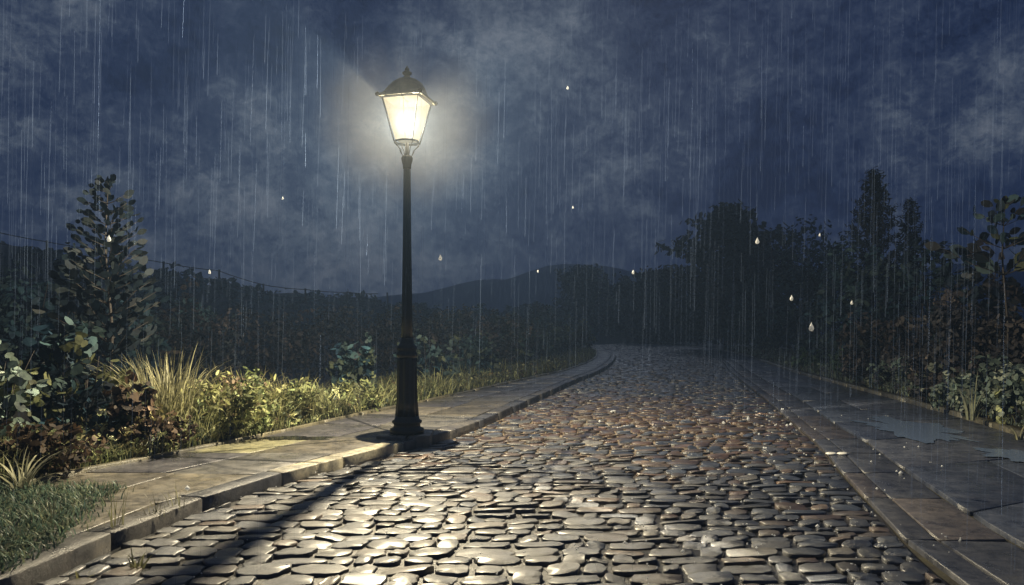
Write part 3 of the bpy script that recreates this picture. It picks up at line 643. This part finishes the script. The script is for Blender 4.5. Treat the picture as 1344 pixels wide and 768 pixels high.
for px, d, n_, h_, lb in ((255, 8.1, 120, .75, 'loose arching grass between the tallest tuft and the yellow shrubs'), (345, 9.0, 150, .66, 'arching grass clump rising between the first two yellow shrubs'), (430, 10.2, 150, .62, 'spiky grass clump between the last two yellow shrubs'), (492, 11.6, 110, .55, 'grass clump just left of the lamp shaft'), (575, 13.4, 110, .6, 'grass clump on the verge right of the lamp shaft')):
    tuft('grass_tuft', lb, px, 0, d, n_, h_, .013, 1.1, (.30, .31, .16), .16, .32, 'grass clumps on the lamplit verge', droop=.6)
# grass on verges and ground cover
def verge_grass(name, A, side, n, y0, y1, wmax, h, pal, zfun=lambda w: .12+.08*w):
    s = RNG.uniform(0, 1, n)**1.5; T = np.gradient(A, axis=0); T /= np.linalg.norm(T, axis=1)[:, None]; Nn = np.column_stack([-T[:, 1], T[:, 0]])*side
    idx = [i for i in range(len(A)) if y0 < A[i][1] < y1 and i < 125]; i0, i1 = min(idx), max(idx)
    f = i0+(i1-i0)*s; w = RNG.uniform(0, 1, n)**1.2*wmax+.06
    px_ = np.interp(f, range(len(A)), A[:, 0])+w*np.interp(f, range(len(A)), Nn[:, 0]); py_ = np.interp(f, range(len(A)), A[:, 1])+w*np.interp(f, range(len(A)), Nn[:, 1])
    roots = np.column_stack([px_, py_, np.minimum(zfun(w), .2)-.01]); pal = np.array(pal)
    cols = pal[RNG.integers(0, len(pal), n)]*RNG.uniform(.6, 1.4, (n, 1))
    patch = 0.55+0.9*(0.5+0.5*np.sin(px_*2.3+1.3)*np.cos(py_*1.7))
    return blades(roots, h*RNG.uniform(.4, 1.3, n)*patch, .010, RNG.uniform(.2, 1.1, n), cols, 4)
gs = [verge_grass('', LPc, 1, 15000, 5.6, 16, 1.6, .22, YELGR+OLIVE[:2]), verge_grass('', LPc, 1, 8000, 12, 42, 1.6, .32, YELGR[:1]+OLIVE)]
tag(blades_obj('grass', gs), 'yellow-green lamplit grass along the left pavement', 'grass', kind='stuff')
gs = [verge_grass('', PEc, -1, 9000, 6, 17, 1.3, .16, YELGR[2:]+SAGE+OLIVE), verge_grass('', PEc, -1, 7000, 14, 42, 1.6, .26, SAGE[1:]+OLIVE[3:])]
tag(blades_obj('grass', gs), 'dull green grass along the right pavement edge', 'grass', kind='stuff')
# weedy corner at the near left
n = 8000; px_ = RNG.uniform(-4.0, -2.45, n); py_ = RNG.uniform(3.6, 5.7, n); keep = (px_ < -2.52-0.28*(py_-4.2)+RNG.normal(0, .07, n))
px_, py_ = px_[keep], py_[keep]; n = len(px_)
cols = np.array([(0.13, .19, .14), (.09, .15, .12), (.20, .23, .15)])[RNG.integers(0, 3, n)]*RNG.uniform(.5, 1.4, (n, 1))
tag(blades_obj('grass', [blades(np.column_stack([px_, py_, np.full(n, .10)]), .09*RNG.uniform(.4, 1.4, n), .010, RNG.uniform(.3, 1.3, n), cols, 4)]), 'short blue-green grass over the near left pavement corner', 'grass', kind='stuff')
def cover(label, A, side, n, y0, y1, wmax, size, pal, zmax):
    f = RNG.uniform(0, 1, n); idx = [i for i in range(len(A)) if y0 < A[i][1] < y1 and i < 125]; i0, i1 = min(idx), max(idx); ff = i0+(i1-i0)*f
    T = np.gradient(A, axis=0); T /= np.linalg.norm(T, axis=1)[:, None]; Nn = np.column_stack([-T[:, 1], T[:, 0]])*side; w = RNG.uniform(0.08, wmax, n)
    x = np.interp(ff, range(len(A)), A[:, 0])+w*np.interp(ff, range(len(A)), Nn[:, 0]); y = np.interp(ff, range(len(A)), A[:, 1])+w*np.interp(ff, range(len(A)), Nn[:, 1])
    z = .14+RNG.uniform(0, 1, n)*zmax*(.4+.6*np.abs(np.sin(x*3.1)*np.cos(y*2.3)))*np.minimum(1, w*2+.3)
    pal = np.array(pal); cols = pal[RNG.integers(0, len(pal), n)]*RNG.uniform(.5, 1.5, (n, 1))
    o = leaves_obj('ground_cover', [leafset(np.column_stack([x, y, z]), np.tile([0, 0, 1.], (n, 1)), size*RNG.uniform(.5, 1.5, n), cols, 7, .8)], M_LEAF)
    return tag(o, label, 'ground cover', kind='stuff')
cover('broad-leaved ground cover between the left pavement and hedge', LPc, 1, 9000, 5.4, 24, 2.0, .07, YELGR+OLIVE+BROWN[:2], .30)
cover('dark leafy ground cover under the bushes on the right verge', PEc, -1, 9000, 6, 40, 2.4, .08, SAGE+RUST+OLIVE[3:], .28)
# hillside scrub
n = 5200; hx = RNG.uniform(-62, 14, n); hy = RNG.uniform(30, 75, n); C = []
parts = []
for x, y in zip(hx[:1500], hy[:1500]):
    z = hz(x, y)
    if z < .6: continue
    if y > 66-(-4-x)*0.45+4: continue
    r = random.uniform(.5, 1.3); m_ = 26; q = RNG.normal(0, 1, (m_, 3)); q /= np.linalg.norm(q, axis=1)[:, None]
    c = np.array(random.choice(DKTEAL))*random.uniform(.7, 1.7)
    parts.append(leafset(np.array([x, y, z+.1])+q*r*np.array([1, 1, .6]), q+[0, 0, .4], RNG.uniform(.3, .7, m_), c*RNG.uniform(.7, 1.3, (m_, 1)), 6, .7))
tag(leaves_obj('hillside_scrub', parts, M_LEAF), 'dark teal scrub covering the hillside on the left', 'scrub', kind='stuff')

# fence on the hill crest
def crest(x):
    for (ax, ay, az), (bx, by, bz) in zip(NRIDGE, NRIDGE[1:]):
        if ax <= x <= bx: f = (x-ax)/(bx-ax); return ay+(by-ay)*f
    return NRIDGE[-1][1]
fr = empty('wire_fence', (-31, 45, hz(-31, 45)), 'thin wire fence with short posts running down the hill crest on the left', 'fence')
F0 = Vector(fr.location); xs = []; x = -34.0
tops = []
while x < -9:
    y = crest(x)-2.0; z = hz(x, y); zt = max(z+1.1, Z(np.interp(HX+x/y*FPX, [0, 90, 180, 245, 420, 540], [306, 328, 352, 370, 400, 402]), y))
    bm = bmesh.new(); tube(bm, [Vector((x, y, z-.3))-F0, Vector((x+random.uniform(-.08, .08), y, zt+.08))-F0], .07, 5)
    bm_obj('post', bm, M_WOOD, fr); tops.append((x, y, zt)); x += 2.7+random.uniform(-.3, .3)
for dz in (0, .62):
    bm = bmesh.new(); pts = []
    for (a, b) in zip(tops, tops[1:]):
        for k in range(4):
            f = k/4; pts.append(Vector((a[0]+(b[0]-a[0])*f, a[1]+(b[1]-a[1])*f-.08, a[2]+(b[2]-a[2])*f-dz-.22*f*(1-f)))-F0)
    tube(bm, pts, .028, 4); bm_obj('wire', bm, M_WIRE, fr)

# ------------------------------------------------------------------ lamp post
LX, LY = -1.16, 8.42; SCL = LY/FPX
base = Stones()
for q, c in (([(-.30, -.24), (.02, -.26), (.03, -.02), (-.31, 0)], 1), ([(.04, -.27), (.27, -.22), (.28, -.02), (.05, -.02)], .8), ([(-.30, .02), (.0, .0), (0, .26), (-.28, .26)], .9), ([(.02, .0), (.28, 0), (.27, .27), (.02, .27)], 1.1)):
    base.add([(LX+x, LY+y) for x, y in q], -.04, .135, np.array((0.10, .098, .095))*c, .014, .02, 20, 9, .002)
tag(base.build('lamp_plinth', M_KERB), 'low stone plinth of four blocks under the lamp post', 'plinth')
lamp = empty('street_lamp', (LX, LY, 0.137), 'tall black cast iron street lamp with a glowing four-sided lantern', 'street lamp')
def zz(y): return EYE+(HY-y)*SCL-0.137
bm = bmesh.new()
prof = [(0.185, 0), (0.19, .02), (0.185, .05), (0.15, .065), (0.145, .10), (0.165, .115), (0.165, .135), (.14, .15), (.128, .19)]
lathe(bm, prof, 32); bm_obj('base', bm, M_IRON, lamp, True)
bm = bmesh.new(); lathe(bm, [(.122, .19), (.108, .35), (.103, .55), (.100, .80), (.098, zz(470))], 48, flute=.09); bm_obj('pedestal', bm, M_IRON, lamp, True)
bm = bmesh.new(); zc = zz(470); lathe(bm, [(.10, zc), (.115, zc+.02), (.118, zc+.05), (.10, zc+.07), (.112, zc+.10), (.112, zc+.125), (.085, zc+.15), (.075, zc+.18), (.07, zc+.22)], 32); bm_obj('collar', bm, M_IRON, lamp, True)
bm = bmesh.new(); lathe(bm, [(.060, zc+.22), (.056, zc+.5), (.046, zz(320)), (.038, zz(222))], 40, flute=.05); bm_obj('shaft', bm, M_IRON, lamp, True)
bm = bmesh.new(); zt = zz(222); lathe(bm, [(.04, zt), (.045, zt+.01), (.048, zt+.05), (.06, zt+.09), (.064, zt+.12), (.055, zt+.14), (.03, zt+.155), (.022, zt+.17), (.021, zt+.29)], 24); bm_obj('neck', bm, M_LANT, lamp, True)
ZB = zz(188); ZE = zz(132)
lan = bpy.data.objects.new('lantern', None); COL.objects.link(lan); lan.parent = lamp; lan.location = (0, 0, 0); lan.rotation_euler = (0, 0, R(-14))
# scroll brackets
for k in range(4):
    a = math.pi/4+k*math.pi/2; bm = bmesh.new(); pts = []
    for (r, z) in ((.03, -.16), (.06, -.13), (.075, -.10), (.085, -.07), (.11, -.045), (.135, -.02), (.145, .01)): pts.append((r*math.cos(a), r*math.sin(a), ZB+z))
    ws = (.006, .008, .015, .010, .012, .017, .010); tx_, ty_ = -math.sin(a)*.0016, math.cos(a)*.0016; rr4 = []
    for p_, w_ in zip(pts, ws):
        ra = math.hypot(p_[0], p_[1]); rr4.append([bm.verts.new(((ra+e)*math.cos(a)+tx_*g, (ra+e)*math.sin(a)+ty_*g, p_[2]-e*.3)) for e, g in ((-w_*.5, -1), (w_*.5, -1), (w_*.5, 1), (-w_*.5, 1))])
    for A_, B_ in zip(rr4, rr4[1:]):
        for q_ in range(4): bm.faces.new((A_[q_], A_[(q_+1) % 4], B_[(q_+1) % 4], B_[q_]))
    bm.faces.new(rr4[0][::-1]); bm.faces.new(rr4[-1])
    bm_obj('bracket', bm, M_LANT, lan, True)
bm = bmesh.new(); lathe(bm, [(.1275, ZB+.0245), (.1285, ZB+.0245), (.1440, ZB+.0005), (.1430, ZB-.0005), (.1275, ZB+.0245)], 32, caps=False)
bm_obj('floor_plate', bm, M_LANT, lan, True)
hb, ht = .101, .200          # half widths of the glazing, bottom and top
bm = bmesh.new()
for sx, sy in ((1, 1), (1, -1), (-1, 1), (-1, -1)):
    nx, ny = -sy*.0009*.7071, sx*.0009*.7071; q8 = []
    for (h_, z) in ((hb, ZB+.0), (ht, ZE+.0)):
        for e_ in (0, .017):
            for g_ in (-1, 1): q8.append(bm.verts.new((sx*(h_+e_*.7071)+nx*g_, sy*(h_+e_*.7071)+ny*g_, z)))
    for f in ((0, 1, 3, 2), (4, 6, 7, 5), (0, 4, 5, 1), (2, 3, 7, 6), (0, 2, 6, 4), (1, 5, 7, 3)): bm.faces.new([q8[i] for i in f])
for h_, z in ((hb, ZB+.022), (ht, ZE-.006)):
    for i in range(4):
        c = [(h_, h_), (-h_, h_), (-h_, -h_), (h_, -h_)]; tube(bm, [(*c[i], z), (*c[(i+1) % 4], z)], .0016 if h_ == hb else .006, 6)
bm_obj('frame', bm, M_LANT, lan, True)
for k in range(4):
    a = k*math.pi/2; ca, sa = math.cos(a), math.sin(a); bm = bmesh.new(); e = .004
    def P(u, w, z): x, y = u, w; return (x*ca-y*sa, x*sa+y*ca, z)
    f = [P(-hb+e, -hb+.002, ZB+.03), P(hb-e, -hb+.002, ZB+.03), P(ht-e, -ht+.002, ZE-.012), P(-ht+e, -ht+.002, ZE-.012)]
    bm.faces.new([bm.verts.new(v) for v in f]); bm_obj('glass_pane', bm, M_GLASS, lan)
bm = bmesh.new(); bm.faces.new([bm.verts.new(v) for v in ((-hb, -hb, ZB+.026), (hb, -hb, ZB+.026), (hb, hb, ZB+.026), (-hb, hb, ZB+.026))]); bm_obj('added_floor_pane', bm, M_GLASS2, lan)  # pane added so light below matches light through the side panes
bm = bmesh.new(); bm.faces.new([bm.verts.new(v) for v in ((-.235, -.235, ZE-.0075), (.235, -.235, ZE-.0075), (.235, .235, ZE-.0075), (-.235, .235, ZE-.0075))]); bm_obj('soffit', bm, M_LANT, lan)  # black plate added to keep the roof's lit underside dark
# roof: square eave swelling into a dome
bm = bmesh.new(); rings = []
for h_, z, rnd in ((.19, ZE-.004, 0), (.238, ZE-.002, 0), (.25, ZE+.012, 0), (.245, ZE+.03, 0), (.215, ZE+.045, .15), (.205, ZE+.075, .4), (.19, ZE+.125, .7), (.16, ZE+.18, 1), (.105, ZE+.222, 1), (.05, ZE+.245, 1), (.035, ZE+.26, 1)):
    ring = []
    for i in range(32):
        a = 2*math.pi*i/32+math.pi/4; c, s_ = math.cos(a), math.sin(a); sq = 1/max(abs(c), abs(s_)); rr_ = h_*(sq*(1-rnd)+rnd*1.08); ring.append(bm.verts.new((rr_*c, rr_*s_, z)))
    rings.append(ring)
for a, b in zip(rings, rings[1:]):
    for i in range(32): bm.faces.new((a[i], a[(i+1) % 32], b[(i+1) % 32], b[i]))
bm.faces.new(rings[0][::-1]); bm.faces.new(rings[-1])
rf_ = bm_obj('roof', bm, M_ROOFIRON, lan, True)
bm = bmesh.new(); zf = ZE+.26; lathe(bm, [(.035, zf), (.03, zf+.015), (.05, zf+.03), (.055, zf+.045), (.035, zf+.06), (.022, zf+.075), (.028, zf+.085), (.012, zf+.105), (.003, zf+.125)], 20); bm_obj('finial', bm, M_ROOFIRON, lan, True)
for k in range(4):
    a = math.pi/4+k*math.pi/2; bm = bmesh.new(); r_ = .25*1.39; lathe(bm, [(.004, ZE-.005), (.018, ZE+.003), (.024, ZE+.018), (.018, ZE+.034), (.006, ZE+.044)], 12, r_*math.cos(a), r_*math.sin(a)); bm_obj('corner_knob', bm, M_LANT, lan, True)
# thin rod added in the lantern to cast the post's long shadow, and the light
ZL = ZB+.22; sd = Vector((-.54, -4.58, 0)).normalized(); rot = R(14)
sl = Vector((sd.x*math.cos(rot)-sd.y*math.sin(rot), sd.x*math.sin(rot)+sd.y*math.cos(rot), 0))
bm = bmesh.new(); g0 = sl*.165; g1 = sl*.078
tube(bm, [(g1.x, g1.y, ZB+.035), (g0.x, g0.y, ZE-.01)], .0038, 8)
tube(bm, [(g1.x, g1.y, ZB+.037), (g1.x*.5, g1.y*.5, ZB+.032), (0, 0, ZB+.030)], .0030, 8)
tube(bm, [(g0.x, g0.y, ZE-.012), (0, 0, ZE-.018), (0, 0, ZL+.03)], .004, 6)
bm_obj('shadow_rod', bm, M_LANT, lan, True)
pl = bpy.data.lights.new('lamp_light', 'POINT'); pl.energy = LAMP_W; pl.color = LAMP_COL; pl.shadow_soft_size = 0.0025
po = bpy.data.objects.new('lamp_light', pl); COL.objects.link(po); po.parent = lan; po.location = (0, 0, ZL)

# white discs painted in for two wet glints on the edge strip
for px, lb in ((1091, 'left one of two small painted glints on the edge strip'), (1106, 'right one of two small painted glints on the edge strip')):
    bm = bmesh.new(); lathe(bm, [(.05, 0), (.05, .008), (.035, .016), (.01, .018)], 16)
    for v in bm.verts: v.co.x *= 1.1
    o = bm_obj('painted_glint', bm, M_GLINT, None, True, (X(px, 7.65), 7.65, .030)); tag(o, lb, 'painted glint', 'painted glints on the edge strip')

# ------------------------------------------------------------------ rain
def streaks(n):
    V = []; L = []; st = []; o = 0; k = 0
    Vv = []
    for _ in range(n):
        y = random.uniform(3.0, 15); px = -60+1464*(_+random.random())/n; x = X(px, y); z1 = random.uniform(.2, Z(-20, y)+.3)
        ln = random.choice([.4, .7, 1.0, 1.5])*random.uniform(.6, 1.2); z0 = max(.16, z1-ln); lean = random.uniform(.004, .04)*(z1-z0)
        r = (.0003+.000085*y)*random.uniform(.6, 1.3)
        dl = math.hypot(x+1.16, y-8.42)
        if dl < 1.3: continue
        if dl < 5: r *= max(.3, dl/5)
        top = (x+lean, y, z1); 
        ring0 = [(x+r*math.cos(a), y+r*math.sin(a), z0+.02) for a in (0, 2.09, 4.19)]
        ring1 = [(x+lean*.9+r*.6*math.cos(a), y+r*.6*math.sin(a), z1-.02) for a in (0, 2.09, 4.19)]
        Vv += [(x, y, z0)]+ring0+ring1+[top]
        F = [(0, 2, 1), (0, 3, 2), (0, 1, 3), (1, 2, 5, 4), (2, 3, 6, 5), (3, 1, 4, 6), (4, 5, 7), (5, 6, 7), (6, 4, 7)]
        for f in F: L += [k+i for i in f]; st.append(o); o += len(f)
        k += 8
    return npmesh('rain', Vv, L, st, None, True)
tag(link('rain', streaks(1500), M_RAIN), 'fine threads of rain falling across the whole scene', 'rain', kind='stuff')
def drop_mesh(L=1.0):
    bm = bmesh.new(); lathe(bm, [(.01, 0), (.22, .06), (.33, .22), (.34, .36), (.26, .55), (.14, .75), (.05, .9), (.01, 1.0)], 12); me = bpy.data.meshes.new('raindrop'); bm.to_mesh(me); bm.free()
    for p in me.polygons: p.use_smooth = True
    me.materials.append(M_DROP); return me
DM = drop_mesh()
DR = [(1065, 429, 12, 6.5, 'largest teardrop raindrop hanging before the dark bushes on the right'),
      (994, 316, 9, 6.5, 'bright raindrop before the crown of the broad spreading tree'),
      (1039, 391, 8, 7, 'small bright raindrop above the largest teardrop one'),
      (1076, 308, 5, 7, 'tiny raindrop against the sky between spreading tree and spruce'),
      (831, 357, 6, 7, 'bright raindrop just above the far hill line'),
      (706, 356, 4, 7.5, 'tiny raindrop over the far hill peak'),
      (578, 338, 8, 7.5, 'thin raindrop in the sky right of the lamp shaft'),
      (745, 115, 5, 7, 'single raindrop high in the sky right of the lantern'),
      (275, 357, 6, 6.5, 'bright raindrop above the purplish bush on the left'),
      (371, 260, 4, 7, 'tiny raindrop in the sky between sapling and lamp'),
      (143, 313, 9, 6.5, 'curved raindrop in front of the leafy sapling'),
      (1118, 397, 6, 7, 'small raindrop below the tall spruce'),
      (752, 272, 4, 7.5, 'faint tiny raindrop in the sky below the single high one'),
      (982, 549, 7, 7, 'raindrop over the road left of the bright splash on the edge strip')]
for px, py, s_, d, lb in DR:
    o = bpy.data.objects.new('raindrop', DM); COL.objects.link(o); L_ = s_*1.0*d/FPX; o.location = (X(px, d), d, Z(py, d)-L_/2)
    o.scale = (L_*.8, L_*.8, L_); tag(o, lb, 'raindrop', 'bright falling raindrops')
# splashes on the stones
Vv = []; L = []; st = []; o_ = 0; k = 0
SPL = [(246, 657, 5), (1038, 557, 4), (1026, 537, 2), (640+511, 643, 3), (1177, 620, 3), (926, 700, 3), (896, 722, 3), (820, 712, 3), (1113, 748, 3), (1073, 687, 3), (1158, 715, 3), (1187, 625, 2), (840, 688, 2), (757, 718, 2), (993, 718, 2)]
for _ in range(190):
    SPL.append((random.uniform(250, 1260), HY+(338*random.uniform(.3, 1)**1.0), random.uniform(.5, 1.9)))
for px, py, s_ in SPL:
    d = 1.25*FPX/(py-HY); x = X(px, d)
    if x < -3: continue
    zb = .03 if px > 250 else .13
    for j in range(random.choice((1, 1, 2, 3))):
        r = s_*d/FPX*random.uniform(.5, 1.0); ox, oy = (random.gauss(0, 2.2)*r*min(j, 1), random.gauss(0, 2.2)*r*min(j, 1)); zc_ = zb+random.uniform(0, .03)
        q = [(0, 0, -r), (r*1.2, 0, 0), (0, r*1.2, 0), (-r*1.2, 0, 0), (0, -r*1.2, 0), (0, 0, r*1.1)]
        Vv += [(x+ox+a, d+oy+b, zc_+c) for a, b, c in q]
        for f in ((0, 2, 1), (0, 3, 2), (0, 4, 3), (0, 1, 4), (1, 2, 5), (2, 3, 5), (3, 4, 5), (4, 1, 5)): L += [k+i for i in f]; st.append(o_); o_ += 3
        k += 6
tag(link('rain_splashes', npmesh('rain_splashes', Vv, L, st, None, True), M_DROP), 'tiny bright rain splashes over the wet road', 'splashes', kind='stuff')

# ------------------------------------------------------------------ air: haze box and the rain mist lit by the lantern
def vol_box(name, lo, hi, dens, col, label, noise_scale=None):
    m = bpy.data.materials.new(name); m.use_nodes = True; t = m.node_tree; t.nodes.clear()
    v = N(t, 'ShaderNodeVolumePrincipled'); v.inputs['Color'].default_value = (*col, 1); v.inputs['Density'].default_value = dens; v.inputs['Anisotropy'].default_value = 0.0
    o = N(t, 'ShaderNodeOutputMaterial'); t.links.new(v.outputs[0], o.inputs['Volume'])
    bm = bmesh.new(); bmesh.ops.create_cube(bm, size=1)
    for vv in bm.verts: vv.co = Vector([(lo[i]+hi[i])/2+vv.co[i]*(hi[i]-lo[i]) for i in range(3)])
    ob = bm_obj(name, bm, m); return tag(ob, label, 'haze', kind='stuff')
vol_box('haze', (-262, -12, -1.5), (262, 290, 24), 0.0030, (0.38, 0.60, 1.0), 'thin rainy night haze over the whole place')
# mist of fine rain glowing round the lantern
m = bpy.data.materials.new('lamp_mist'); m.use_nodes = True; t = m.node_tree; t.nodes.clear()
tcn = N(t, 'ShaderNodeTexCoord'); ln = N(t, 'ShaderNodeVectorMath', operation='LENGTH'); t.links.new(tcn.outputs['Object'], ln.inputs[0])
nn = N(t, 'ShaderNodeTexNoise', Scale=2.2, Detail=3.0, Roughness=0.6); t.links.new(tcn.outputs['Object'], nn.inputs['Vector'])
rad = mth(t, 'ADD', ln.outputs['Value'], mth(t, 'MULTIPLY', nn.outputs['Fac'], 0.5))
mr = N(t, 'ShaderNodeMapRange', interpolation_type='SMOOTHSTEP'); mr.inputs['From Min'].default_value = 0.72; mr.inputs['From Max'].default_value = 1.38; mr.inputs['To Min'].default_value = 0.0078; mr.inputs['To Max'].default_value = 0
t.links.new(rad, mr.inputs['Value'])
v = N(t, 'ShaderNodeVolumePrincipled'); v.inputs['Color'].default_value = (1.0, .90, .62, 1); shell = mth(t, 'POWER', mth(t, 'MULTIPLY', ln.outputs['Value'], 1.1), 1.3); t.links.new(mth(t, 'MULTIPLY', mr.outputs[0], mth(t, 'MULTIPLY', shell, mth(t, 'ADD', nn.outputs['Fac'], 0.3))), v.inputs['Density'])
o = N(t, 'ShaderNodeOutputMaterial'); t.links.new(v.outputs[0], o.inputs['Volume'])
bm = bmesh.new(); bmesh.ops.create_icosphere(bm, subdivisions=3, radius=1.35)
tag(bm_obj('mist', bm, m, loc=(LX, LY, 3.6)), 'round patch of drizzle mist glowing around the lantern', 'mist', kind='stuff')
SC.cycles.volume_step_rate = 1.0; SC.cycles.volume_max_steps = 64
